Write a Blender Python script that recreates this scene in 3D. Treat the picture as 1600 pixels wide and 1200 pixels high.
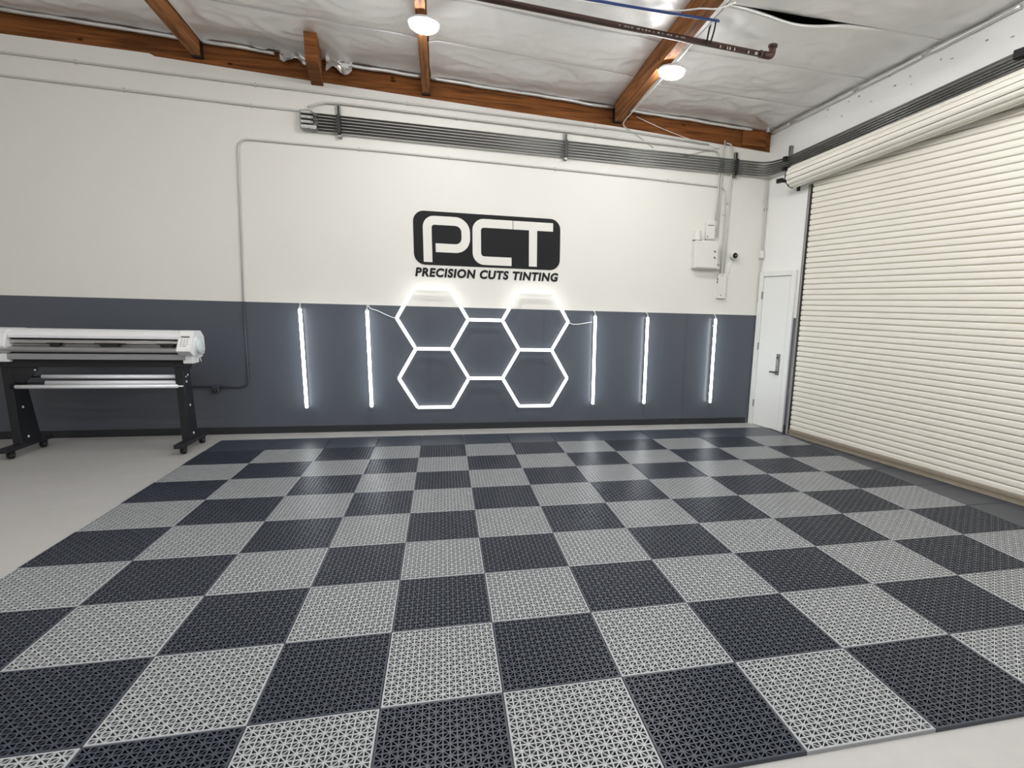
import bpy, math, random
from mathutils import Vector, Matrix, noise

sc = bpy.context.scene
for o in list(bpy.data.objects):
    bpy.data.objects.remove(o)
COL = sc.collection
random.seed(7)

# ------------------------------------------------------------------ camera
CAMZ = 1.6422
cam = bpy.data.cameras.new('camera')
cam.sensor_fit = 'HORIZONTAL'
cam.sensor_width = 36.0
cam.lens = 924.607 / 1600 * 36.0
cam.shift_x = -130.04 / 1600
cam.shift_y = 66.39 / 1600
cam.clip_start = 0.05
camo = bpy.data.objects.new('camera', cam)
camo.location = (0, 0, CAMZ)
camo.rotation_euler = (math.radians(78.44748), math.radians(-1.64035), math.radians(-14.12644))
COL.objects.link(camo)
sc.camera = camo

# ------------------------------------------------------------------ world, exposure
w = bpy.data.worlds.new('world')
sc.world = w
w.use_nodes = True
w.node_tree.nodes['Background'].inputs[0].default_value = (0.9, 0.95, 1.0, 1)
w.node_tree.nodes['Background'].inputs[1].default_value = 0.05
sc.view_settings.view_transform = 'Standard'
sc.view_settings.look = 'None'
sc.view_settings.exposure = 0.0
sc.view_settings.gamma = 1.0
sc.view_settings.use_curve_mapping = False
LAMP_EMIT = 180.0
TUBE_EMIT = 14.0
HEX_EMIT = 1.9

# ------------------------------------------------------------------ dimensions
W = 7.8107                      # back wall
XC = 4.3705                     # corner of back wall and right wall
TAN = 0.1567
TH = math.atan(TAN)
RD = Vector((math.sin(TH), -math.cos(TH), 0))     # along the right wall, towards the camera
RN = Vector((-math.cos(TH), -math.sin(TH), 0))    # out of the right wall, into the room
RP = Vector((XC, W, 0))
STRIPE = 1.57


def rw(a, d, z):
    return RP + RD * a + RN * d + Vector((0, 0, z))


def lerp(x, pts):
    if x <= pts[0][0]:
        return pts[0][1]
    for (a, b), (c, d) in zip(pts, pts[1:]):
        if x <= c:
            return b + (d - b) * (x - a) / (c - a)
    return pts[-1][1]


def roof_slope(x):
    return lerp(x, [(-3, .075), (0, .06), (2.2, .05), (4.4, .09)])


def roof(x, t):                 # underside of the foil, t = distance from the back wall
    return 4.21 - .041 * x + roof_slope(x) * t


# ------------------------------------------------------------------ materials
def s2l(c):
    c /= 255.0
    return c / 12.92 if c <= .04045 else ((c + .055) / 1.055) ** 2.4


def mat(name, rgb, rough=.5, metal=0., spec=.5, emit=None, noise_amt=0., noise_scale=8., bump=0., bump_scale=60., srgb=True, rough_var=0.):
    m = bpy.data.materials.new(name)
    m.use_nodes = True
    nt = m.node_tree
    b = nt.nodes['Principled BSDF']
    col = tuple(s2l(c) for c in rgb) if srgb else tuple(rgb)
    b.inputs['Base Color'].default_value = (*col, 1)
    b.inputs['Roughness'].default_value = rough
    b.inputs['Metallic'].default_value = metal
    b.inputs['Specular IOR Level'].default_value = spec
    tc = None
    if noise_amt or bump or rough_var:
        tc = nt.nodes.new('ShaderNodeTexCoord')
    if noise_amt:
        n = nt.nodes.new('ShaderNodeTexNoise')
        n.inputs['Scale'].default_value = noise_scale
        n.inputs['Detail'].default_value = 6
        nt.links.new(tc.outputs['Object'], n.inputs['Vector'])
        mx = nt.nodes.new('ShaderNodeMix')
        mx.data_type = 'RGBA'
        mx.inputs['A'].default_value = (*[max(0, c * (1 - noise_amt)) for c in col], 1)
        mx.inputs['B'].default_value = (*[min(1, c * (1 + noise_amt)) for c in col], 1)
        nt.links.new(n.outputs['Fac'], mx.inputs['Factor'])
        nt.links.new(mx.outputs['Result'], b.inputs['Base Color'])
    if rough_var:
        n = nt.nodes.new('ShaderNodeTexNoise')
        n.inputs['Scale'].default_value = 3
        nt.links.new(tc.outputs['Object'], n.inputs['Vector'])
        mr = nt.nodes.new('ShaderNodeMapRange')
        mr.inputs['To Min'].default_value = max(0, rough - rough_var)
        mr.inputs['To Max'].default_value = min(1, rough + rough_var)
        nt.links.new(n.outputs['Fac'], mr.inputs['Value'])
        nt.links.new(mr.outputs['Result'], b.inputs['Roughness'])
    if bump:
        n = nt.nodes.new('ShaderNodeTexNoise')
        n.inputs['Scale'].default_value = bump_scale
        n.inputs['Detail'].default_value = 5
        nt.links.new(tc.outputs['Object'], n.inputs['Vector'])
        bp = nt.nodes.new('ShaderNodeBump')
        bp.inputs['Strength'].default_value = bump
        bp.inputs['Distance'].default_value = .02
        nt.links.new(n.outputs['Fac'], bp.inputs['Height'])
        nt.links.new(bp.outputs['Normal'], b.inputs['Normal'])
    if emit:
        b.inputs['Emission Color'].default_value = (*emit[0], 1)
        b.inputs['Emission Strength'].default_value = emit[1]
    return m


def wood_mat(name, dark, light, axis):
    m = bpy.data.materials.new(name)
    m.use_nodes = True
    nt = m.node_tree
    b = nt.nodes['Principled BSDF']
    b.inputs['Roughness'].default_value = .8
    b.inputs['Specular IOR Level'].default_value = .15
    tc = nt.nodes.new('ShaderNodeTexCoord')
    mp = nt.nodes.new('ShaderNodeMapping')
    mp.inputs['Scale'].default_value = {'x': (.7, 14, 14), 'y': (14, .7, 14)}[axis]
    nt.links.new(tc.outputs['Object'], mp.inputs['Vector'])
    n = nt.nodes.new('ShaderNodeTexNoise')
    n.inputs['Scale'].default_value = 2.2
    n.inputs['Detail'].default_value = 8
    n.inputs['Distortion'].default_value = .6
    nt.links.new(mp.outputs['Vector'], n.inputs['Vector'])
    cr = nt.nodes.new('ShaderNodeValToRGB')
    cr.color_ramp.elements[0].position = .32
    cr.color_ramp.elements[0].color = (*[s2l(c) for c in dark], 1)
    cr.color_ramp.elements[1].position = .68
    cr.color_ramp.elements[1].color = (*[s2l(c) for c in light], 1)
    nt.links.new(n.outputs['Fac'], cr.inputs['Fac'])
    # small knots
    k = nt.nodes.new('ShaderNodeTexVoronoi')
    k.inputs['Scale'].default_value = 3.4
    mp2 = nt.nodes.new('ShaderNodeMapping')
    mp2.inputs['Scale'].default_value = {'x': (.8, 1.6, 1.6), 'y': (1.6, .8, 1.6)}[axis]
    nt.links.new(tc.outputs['Object'], mp2.inputs['Vector'])
    nt.links.new(mp2.outputs['Vector'], k.inputs['Vector'])
    r2 = nt.nodes.new('ShaderNodeValToRGB')
    r2.color_ramp.elements[0].position = .05
    r2.color_ramp.elements[0].color = (.25, .2, .17, 1)
    r2.color_ramp.elements[1].position = .10
    r2.color_ramp.elements[1].color = (1, 1, 1, 1)
    nt.links.new(k.outputs['Distance'], r2.inputs['Fac'])
    mx = nt.nodes.new('ShaderNodeMix')
    mx.data_type = 'RGBA'
    mx.blend_type = 'MULTIPLY'
    mx.inputs['Factor'].default_value = 1
    nt.links.new(cr.outputs['Color'], mx.inputs['A'])
    nt.links.new(r2.outputs['Color'], mx.inputs['B'])
    nt.links.new(mx.outputs['Result'], b.inputs['Base Color'])
    return m


M = dict(
    wall=mat('white_wall_paint', (226, 225, 219), .55, noise_amt=.015, noise_scale=1.5, bump=.05, bump_scale=90),
    wall_r=mat('white_wall_paint_side', (240, 240, 237), .6, noise_amt=.03, noise_scale=2.0, bump=.06, bump_scale=70),
    dark=mat('charcoal_wall_paint', (81, 86, 95), .33, noise_amt=.02, noise_scale=2, bump=.02, bump_scale=90),
    base=mat('black_vinyl_baseboard', (34, 36, 40), .45),
    concrete=mat('grey_concrete_coating', (165, 164, 162), .45, noise_amt=.06, noise_scale=14, bump=.12, bump_scale=220, rough_var=.08),
    tile_d=mat('dark_plastic_tile', (50, 55, 65), .36, noise_amt=.03, noise_scale=6),
    under=mat('tile_hole_shade', (14, 15, 17), .8),  # black put in for the shade down inside the tile holes
    tile_l=mat('light_plastic_tile', (150, 153, 155), .36, noise_amt=.03, noise_scale=6),
    ledger=wood_mat('ledger_wood', (90, 54, 28), (146, 92, 50), 'x'),
    rafter=wood_mat('rafter_wood', (108, 68, 40), (170, 115, 72), 'y'),
    deck=mat('dark_roof_deck', (40, 36, 33), .8),
    foil=mat('silver_foil_insulation', (240, 239, 238), .54, metal=.9, bump=.55, bump_scale=6, noise_amt=.05, noise_scale=4),
    foil_edge=mat('folded_foil_edge', (225, 224, 222), .45, metal=.8),
    steel=mat('galvanized_steel', (140, 141, 139), .38, metal=.85),
    steel_d=mat('dark_conduit_steel', (112, 113, 111), .36, metal=.85),
    black=mat('black_metal', (22, 22, 24), .45),
    frame_b=mat('black_powder_coat', (24, 26, 31), .42),
    pipe_w=mat('white_painted_conduit', (196, 196, 191), .5),
    pipe_d=mat('charcoal_painted_conduit', (62, 66, 75), .5),
    box_w=mat('white_enclosure', (222, 222, 217), .45),
    slat=mat('ivory_steel_slat', (233, 230, 219), .4, noise_amt=.03, noise_scale=3),
    guide=mat('grey_steel_guide', (150, 149, 142), .5),
    wood_bar=mat('weathered_bottom_bar', (136, 128, 112), .7, noise_amt=.15, noise_scale=12),
    door=mat('white_door_paint', (232, 233, 230), .4),
    hinge=mat('hinge_steel', (165, 166, 164), .4, metal=.6),
    handle=mat('brushed_nickel', (125, 126, 126), .35, metal=.8),
    plastic=mat('white_plastic', (226, 227, 229), .38),
    plastic_g=mat('pale_grey_plastic', (176, 178, 184), .45),
    knob=mat('pale_green_white_plastic', (205, 216, 216), .4),
    alu=mat('brushed_aluminium', (190, 189, 190), .3, metal=.8),
    bar=mat('grey_anodised_bar', (150, 151, 155), .35, metal=.3),
    alu_w=mat('aluminium_painted_gleam', (240, 242, 248), .25, metal=.15),  # near-white base colour holds the light the tubes reflect
    key=mat('grey_key', (120, 122, 128), .5),
    lcd=mat('grey_display', (112, 112, 116), .3),
    rubber=mat('black_rubber', (16, 16, 18), .5),
    logo=mat('black_vinyl', (24, 25, 28), .6, spec=.25),
    logo_w=mat('logo_white_vinyl', (226, 225, 219), .55),
    cord=mat('white_cord', (235, 236, 234), .5),
    cord_d=mat('black_cord', (18, 18, 20), .5),
    blue=mat('blue_cable', (38, 60, 120), .5),
    rust=mat('brown_sprinkler_pipe', (74, 52, 46), .5, noise_amt=.2, noise_scale=9),
    chalk=mat('chalk_mark', (200, 198, 190), .7),
    tube=mat('led_tube_glow', (255, 255, 255), .4, emit=((1.0, 1.0, 1.0), HEX_EMIT)),
    tube_c=mat('led_tube_cool_glow', (255, 255, 255), .4, emit=((.93, .985, 1.0), TUBE_EMIT)),
    lamp=mat('lamp_lens_glow', (255, 255, 255), .4, emit=((1.0, .99, .98), LAMP_EMIT)),
    cap=mat('white_end_cap', (225, 226, 228), .4),
    lens=mat('camera_lens', (14, 14, 17), .1),
)


# ------------------------------------------------------------------ mesh building
class MB:
    def __init__(self):
        self.v, self.f, self.mi = [], [], []
        self.cur = 0

    def add(self, verts, faces):
        o = len(self.v)
        self.v += [tuple(v) for v in verts]
        self.f += [tuple(i + o for i in f) for f in faces]
        self.mi += [self.cur] * len(faces)
        return self

    def box(self, x0, x1, y0, y1, z0, z1, fn=None):
        vs = [(x, y, z) for x in (x0, x1) for y in (y0, y1) for z in (z0, z1)]
        if fn:
            vs = [fn(*v) for v in vs]
        return self.add(vs, [(0, 1, 3, 2), (4, 6, 7, 5), (0, 4, 5, 1), (2, 3, 7, 6), (0, 2, 6, 4), (1, 5, 7, 3)])

    def prism(self, poly, a, b, fn):
        """poly: 2d outline; extruded from a to b; fn(u, v, h) gives a point"""
        n = len(poly)
        vs = [fn(u, v, a) for u, v in poly] + [fn(u, v, b) for u, v in poly]
        fs = [tuple(range(n)), tuple(range(2 * n - 1, n - 1, -1))]
        fs += [(i, i + n, (i + 1) % n + n, (i + 1) % n) for i in range(n)]
        return self.add(vs, fs)

    def tube(self, path, r, n=10, caps=True):
        P = [Vector(p) for p in path]
        m = len(P)
        rs = r if isinstance(r, (list, tuple)) else [r] * m
        T = []
        for i in range(m):
            a = (P[i] - P[i - 1]).normalized() if i else None
            b = (P[i + 1] - P[i]).normalized() if i < m - 1 else None
            T.append(((a or b) + (b or a)).normalized())
        ref = Vector((0, 0, 1)) if abs(T[0].z) < .9 else Vector((1, 0, 0))
        u = T[0].cross(ref).normalized()
        vs, fs = [], []
        for i in range(m):
            u = (u - T[i] * u.dot(T[i])).normalized()
            v = T[i].cross(u)
            for k in range(n):
                t = 2 * math.pi * k / n
                vs.append(P[i] + (u * math.cos(t) + v * math.sin(t)) * rs[i])
        for i in range(m - 1):
            for k in range(n):
                k2 = (k + 1) % n
                fs.append((i * n + k, i * n + k2, (i + 1) * n + k2, (i + 1) * n + k))
        if caps:
            fs.append(tuple(range(n - 1, -1, -1)))
            fs.append(tuple((m - 1) * n + k for k in range(n)))
        return self.add(vs, fs)

    def cyl(self, p0, p1, r, n=16):
        return self.tube([p0, p1], r, n)

    def lathe(self, prof, origin, axis='z', n=24):
        vs, fs = [], []
        m = len(prof)
        for r, h in prof:
            for k in range(n):
                t = 2 * math.pi * k / n
                c, s = r * math.cos(t), r * math.sin(t)
                p = {'z': (c, s, h), 'x': (h, c, s), 'y': (s, h, c)}[axis]
                vs.append(tuple(origin[i] + p[i] for i in range(3)))
        for i in range(m - 1):
            for k in range(n):
                k2 = (k + 1) % n
                fs.append((i * n + k, i * n + k2, (i + 1) * n + k2, (i + 1) * n + k))
        fs.append(tuple(range(n - 1, -1, -1)))
        fs.append(tuple((m - 1) * n + k for k in range(n)))
        return self.add(vs, fs)

    def build(self, name, mats, parent=None, smooth=False, bevel=0., seg=2, origin=None):
        me = bpy.data.meshes.new(name)
        org = wpos(parent) if parent is not None else (Vector(origin) if origin is not None else centre(self.v))
        me.from_pydata([tuple(Vector(v) - org) for v in self.v], [], self.f)
        mats = mats if isinstance(mats, (list, tuple)) else [mats]
        for m in mats:
            me.materials.append(m)
        if len(mats) > 1:
            for p, i in zip(me.polygons, self.mi):
                p.material_index = i
        fix_normals(me)
        if smooth:
            for p in me.polygons:
                p.use_smooth = len(p.vertices) <= 4
        o = bpy.data.objects.new(name, me)
        COL.objects.link(o)
        if parent is not None:
            o.parent = parent
        else:
            o.location = org
        if bevel:
            md = o.modifiers.new('bevel', 'BEVEL')
            md.width = bevel
            md.segments = seg
            md.limit_method = 'ANGLE'
        return o


import bmesh


def fix_normals(me):
    bm = bmesh.new()
    bm.from_mesh(me)
    bmesh.ops.recalc_face_normals(bm, faces=bm.faces)
    bm.to_mesh(me)
    bm.free()


def centre(vs):
    lo = Vector([min(v[i] for v in vs) for i in range(3)])
    hi = Vector([max(v[i] for v in vs) for i in range(3)])
    return Vector(((lo.x + hi.x) / 2, (lo.y + hi.y) / 2, lo.z))


def wpos(o):
    p = Vector(o.location)
    while o.parent is not None:
        o = o.parent
        p = p + Vector(o.location)
    return p


def thing(name, label, cat, loc, group=None):
    o = bpy.data.objects.new(name, None)
    o.empty_display_size = .1
    COL.objects.link(o)
    o.location = loc
    return tag(o, label, cat, group)


def tag(o, label, cat, group=None):
    o['label'] = label
    o['category'] = cat
    if group:
        o['group'] = group
    return o


def struct(o, label, cat):
    o['kind'] = 'structure'
    o['label'] = label
    o['category'] = cat
    return o


def kids(o):
    return [c for c in COL.objects if c.parent == o]


def copy_tree(o, parent=None):
    c = o.copy()
    COL.objects.link(c)
    if parent is not None:
        c.parent = parent
    for ch in kids(o):
        copy_tree(ch, c)
    return c


def fillet(pts, r, n=6):
    P = [Vector(p) for p in pts]
    out = [P[0]]
    for a, b, c in zip(P, P[1:], P[2:]):
        d0, d1 = (a - b).normalized(), (c - b).normalized()
        rr = min(r, (a - b).length * .45, (c - b).length * .45)
        p0, p1 = b + d0 * rr, b + d1 * rr
        for k in range(n + 1):
            t = k / n
            out.append(p0 * (1 - t) ** 2 + b * 2 * t * (1 - t) + p1 * t * t)
    out.append(P[-1])
    return out


def rrect(x0, x1, y0, y1, r, n=6):
    out = []
    for cx, cy, a in ((x1 - r, y1 - r, 0), (x0 + r, y1 - r, 90), (x0 + r, y0 + r, 180), (x1 - r, y0 + r, 270)):
        for k in range(n + 1):
            t = math.radians(a + 90 * k / n)
            out.append((cx + r * math.cos(t), cy + r * math.sin(t)))
    return out


# ================================================================== ROOM SHELL
XL, YR = -9.0, -6.5
# floor slab
m = MB().box(XL, 9, YR, W + .2, -.12, 0)
floor = struct(m.build('floor', M['concrete']), 'light grey coated concrete floor of the garage', 'floor')

# back wall: white above, charcoal below, top edge slanting, with a small step
def walltop(x):
    return 4.105 - .0125 * (x + 2.9) if x < -2.9 else None


m = MB()
top = [(-9.2, 4.22), (-2.93, 4.098), (-2.88, 4.075), (-1.4, 4.008), (.86, 3.916), (2.2, 3.87), (4.45, 3.742)]
def fy(u, v, h):
    return (u, W + h, v)
m.cur = 0
m.prism([(-9.2, STRIPE)] + top + [(4.45, STRIPE)], .0015, .02, fy)
m.cur = 1
m.prism([(-9.2, 0), (-9.2, STRIPE), (4.45, STRIPE), (4.45, 0)], .0015, .02, fy)
wall_back = struct(m.build('wall_back', [M['wall'], M['dark']]), 'back wall painted white above and charcoal below', 'wall')
m = MB().prism([(-9.2, 0), (4.6, 0), (4.6, 5), (-9.2, 5)], .14, .2, fy)
back_core = m.build('wall_core', M['deck'], wall_back)
# faint drywall joints on the back wall
for x, z0, z1, mm in ((-2.056, 3.36, 3.66, 'wall'), (3.29, .1, STRIPE - .01, 'dark'), (3.815, STRIPE, 2.12, 'wall'), (-.2, .1, STRIPE - .01, 'dark'), (1.28, .1, STRIPE - .01, 'dark')):
    MB().box(x - .004, x + .004, W - .002, W, z0, z1).build('drywall_joint', M[mm], wall_back)

# right wall
m = MB()
def fr(u, v, h):
    return rw(u, h, v)
m.prism([(-.05, 0), (15, 0), (15, 6.2), (-.05, 4.3)], -.16, -.0015, fr)
wall_right = struct(m.build('wall_right', M['wall_r']), 'white side wall that holds the doors', 'wall')
m = MB().box(.735, .845, 0, .004, 0, 1.556, rw)
m.build('charcoal_band', M['dark'], wall_right)
m = MB().box(.735, .845, 0, .008, 0, .12, rw)
m.build('baseboard_piece', M['base'], wall_right)
# scuffs: raised paint flakes on the upper wall
for k in range(16):
    a, z = random.uniform(.9, 3.2), random.uniform(3.82, 4.1)
    z += .09 * (a - .9)
    MB().box(a, a + random.uniform(.01, .035), 0, .002, z, z + random.uniform(.006, .018), rw).build('paint_scuff', M['guide'], wall_right)

wl = struct(MB().box(XL - .2, XL, YR, W + .2, 0, 5.2).build('wall_left', M['wall']), 'white side wall beyond the plotter', 'wall')
wr_ = struct(MB().box(XL, 9, YR - .2, YR, 0, 6.4).build('wall_rear', M['wall']), 'white wall behind the camera', 'wall')

# baseboard
m = MB().box(XL, 4.30, W - .012, W, 0, .085)
struct(m.build('baseboard_back', M['base'], bevel=.003), 'black vinyl baseboard along the charcoal wall', 'baseboard')

# ceiling: dark deck above the foil near the back wall, silver foil further on
def roof_sheet(t0, t1, off, nx=28, nt=4):
    vs, fs = [], []
    for i in range(nt + 1):
        t = t0 + (t1 - t0) * i / nt
        for j in range(nx + 1):
            x = XL - .1 + (9.1 - XL) * j / nx
            vs.append((x, W - t, roof(x, t) + off))
    for i in range(nt):
        for j in range(nx):
            a = i * (nx + 1) + j
            fs.append((a, a + 1, a + nx + 2, a + nx + 1))
    n = len(vs)
    vs += [(x, y, z + .06) for x, y, z in vs]
    fs += [tuple(n + k for k in reversed(f)) for f in fs]
    return vs, fs


m = MB()
m.cur = 0
m.add(*roof_sheet(-.3, 4.2, .16))
m.cur = 1
m.add(*roof_sheet(4.2, 14.6, .04))
ceiling = struct(m.build('ceiling', [M['deck'], M['foil']]), 'roof lined with silver foil between timber beams', 'ceiling')

# ledger beam along the back wall
m = MB()
vs = []
for x in (-9.1, 4.36):
    zt = roof(x, 0) - .01
    zb = zt - .42
    vs += [(x, W + .022, zb), (x, W + .022, zt), (x, W + .135, zt), (x, W + .135, zb)]
m.add(vs, [(0, 1, 2, 3), (7, 6, 5, 4), (0, 4, 5, 1), (1, 5, 6, 2), (2, 6, 7, 3), (3, 7, 4, 0)])
led = m.build('ledger_beam', M['ledger'], ceiling)
# end block of the ledger beside the corner
m = MB().box(3.93, 4.28, W - .012, W + .03, 3.80, 4.03)
m.build('ledger_end_block', M['ledger'], ceiling, bevel=.004)

# rafters
def rafter(x0, x1, t0, t1, drop, h, name='rafter', material='rafter', xs=0.):
    m = MB()
    vs = []
    for t in (t0, t1):
        for x in (x0, x1):
            zb = roof((x0 + x1) / 2, t) - drop
            vs += [(x + xs * (t - t0), W - t, zb), (x + xs * (t - t0), W - t, zb + h)]
    m.add(vs, [(0, 1, 3, 2), (4, 6, 7, 5), (0, 4, 5, 1), (2, 3, 7, 6), (0, 2, 6, 4), (1, 5, 7, 3)])
    return m.build(name, M[material], ceiling, bevel=.004)


RAFT = [(-4.87, -4.78), (-2.52, -2.43), (-.181, -.095), (2.133, 2.233)]
DROP = [.205, .205, .222, .205]
for (a, b), d in zip(RAFT, DROP):
    rafter(a, b, 0, 14.4, d, .34)
rafter(-7.2, -7.1, 0, 14.4, .205, .34)
stub = rafter(-1.375, -1.25, -.02, .60, .30, .315, name='rafter_stub', material='ledger', xs=.1)
# metal joist hangers
for (a, b), d in zip(RAFT[1:], DROP[1:]):
    z = roof((a + b) / 2, 0) - d
    m = MB()
    m.box(a - .004, b + .004, W - .07, W + .02, z - .004, z + .001)
    m.box(a - .004, a, W - .07, W + .02, z, z + .15)
    m.box(b, b + .004, W - .07, W + .02, z, z + .15)
    m.build('joist_hanger', M['black'], ceiling)


# foil insulation panels
def foil_panel(xa, xb, t0, t1, seed, tear=0., right_wall=False, nx=64, nt=24, amp=.024):
    vs, fs = [], []
    for i in range(nt + 1):
        s = i / nt
        t = t0 + (t1 - t0) * s
        for j in range(nx + 1):
            u = j / nx
            xe = XC + TAN * t - .02 if right_wall else xb
            x = xa + (xe - xa) * u
            z = roof(x, t)
            p = Vector((x * 1.3 + seed * 7.1, t * 1.9, seed * 3.3))
            q = Vector((x * 4.3 + seed * 2.1, t * 5.9, seed * 1.3 + 9))
            env = min(1, 6 * min(u, 1 - u) + .25) * min(1, 5 * min(s, 1 - s) + .12)
            q2 = Vector((x * 9.7 + seed * 5.1, t * 8.3, seed * 2.3 + 4))
            z += env * (amp * noise.noise(p) * 1.8 + amp * .8 * (abs(noise.noise(q)) - .2) * 2 + amp * .16 * (abs(noise.noise(q2)) - .2) * 2)
            # soft sag between fixings, edges pulled up at the seams
            z -= .03 * math.sin(math.pi * s) * math.sin(math.pi * u) ** .5
            if t0 < .05 and s < .12:
                z -= .03 * (1 - s / .12)
            if u < .06:
                z -= .03 * (1 - u / .06) ** 2
            if not right_wall and u > .94:
                z -= .004 * (1 - (1 - u) / .06) ** 2
            if tear and s > .6:
                z -= tear * math.exp(-((u - .38) / .17) ** 2) * ((s - .6) / .4) ** 2
            vs.append((x, W - t, z))
    for i in range(nt):
        for j in range(nx):
            a = i * (nx + 1) + j
            fs.append((a, a + 1, a + nx + 2, a + nx + 1))
    # turned-up lips along both seams give the panel an edge
    n = len(vs)
    for row, dt in ((0, .0), (nt, .0)):
        base = row * (nx + 1)
        o = len(vs)
        for j in range(nx + 1):
            x, y, z = vs[base + j]
            vs.append((x, y + (.012 if row == 0 else -.012) * -1, z + .03))
        for j in range(nx):
            fs.append((base + j, base + j + 1, o + j + 1, o + j))
    m = MB().add(vs, fs)
    o = m.build('foil_panel', M['foil'], ceiling, smooth=True)
    return o


seams = [0.0, .85, 1.685, 2.47, 3.3, 4.25]
bays = [(-7.09, -4.875, 0), (-4.775, -2.525, 0), (-2.425, -.186, 0), (-.09, 2.128, 0), (2.238, 0, 1)]
sd = 0
for bi, (a, b, rwl) in enumerate(bays):
    for si, (t0, t1) in enumerate(zip(seams, seams[1:])):
        sd += 1
        sh = -.09 if (rwl and si < 3) else 0
        s0 = t0 + (sh if t0 > 0 else 0)
        s1 = t1 + (sh if si < 2 else 0)
        foil_panel(a, b, s0 + .006, s1 - .006, sd, tear=.085 if (rwl and si == 2) else 0., right_wall=bool(rwl))
# bright rolled foil edge along the top of the ledger, one per bay
for a, b in ((-4.77, -2.53), (-2.42, -1.72), (-1.10, -.19), (-.085, 2.12), (2.25, 4.05)):
    n = 26
    path = []
    for k in range(n + 1):
        x = a + (b - a) * k / n
        path.append((x, W - .03 + .008 * noise.noise(Vector((x * 5, a, 0))), roof(x, 0.03) - .05 + .012 * noise.noise(Vector((x * 3, 3 + a, 0)))))
    m = MB().tube(path, [.02 + .006 * noise.noise(Vector((p[0] * 8, 1, 1))) for p in path], 8)
    m.build('foil_roll', M['foil_edge'], ceiling, smooth=True)
# crumpled foil flaps beside the stub beam
def flap(pts, seed):
    m = MB()
    n, k = 7, 4
    (ax, az), (bx, bz), hgt = pts
    vs, fs = [], []
    for i in range(n + 1):
        for j in range(k + 1):
            u, v = i / n, j / k
            x = ax + (bx - ax) * u
            z = az + (bz - az) * u - hgt * v * (.55 + .45 * math.sin(u * math.pi * 1.2 + seed) ** 2)
            y = W - .03 - .06 * v - .05 * noise.noise(Vector((u * 6, v * 5, seed)))
            vs.append((x, y, z))
    for i in range(n):
        for j in range(k):
            a = i * (k + 1) + j
            fs.append((a, a + 1, a + k + 2, a + k + 1))
    m.add(vs, fs).build('foil_flap', M['foil_edge'], ceiling)


flap(((-1.66, 4.27), (-1.40, 4.26), .13), 1.)
flap(((-1.20, 4.25), (-.93, 4.24), .17), 2.)
flap(((-1.98, 4.29), (-1.66, 4.28), .05), 3.)
# foil strips dropped beside the rafters
for (a, b), d in zip(RAFT[1:], DROP[1:]):
    for x, t1 in ((b + .012, 2.6),):
        n = 12
        vs, fs = [], []
        for k in range(n + 1):
            t = .04 + t1 * k / n
            z = roof(x, t)
            dx = .012 * noise.noise(Vector((t * 3, x, 0)))
            vs += [(x + dx, W - t, z + .02), (x + dx, W - t, z - .06 - .02 * noise.noise(Vector((t * 2, x * 3, 5))))]
        fs = [(2 * k, 2 * k + 1, 2 * k + 3, 2 * k + 2) for k in range(n)]
        MB().add(vs, fs).build('foil_strip', M['foil_edge'], ceiling)
# white rolled edge where the foil meets the side wall, in lengths
for a0, a1 in ((.02, .38), (.42, 1.42), (1.46, 2.28), (2.33, 3.22), (3.26, 4.6)):
    n = 10
    path = []
    for k in range(n + 1):
        a = a0 + (a1 - a0) * k / n
        p = rw(a, .03, 0)
        path.append((p.x, p.y, roof(p.x, W - p.y) - .045 + .006 * noise.noise(Vector((a * 5, 0, 2)))))
    MB().tube(path, .022, 8).build('foil_roll', M['foil_edge'], ceiling, smooth=True)

# ================================================================== FLOOR TILES
CX_ = [-2.4868, -1.8951, -1.308, -0.7698, -0.2833, 0.2107, 0.7382, 1.2936, 1.8819, 2.5191, 3.1593, 3.7966, 4.4221]
RY_ = [7.40, 6.858, 6.3085, 5.7514, 5.1793, 4.5861, 3.9969, 3.4237, 2.8402, 2.2594, 1.6742]
TH_ = .018


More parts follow.
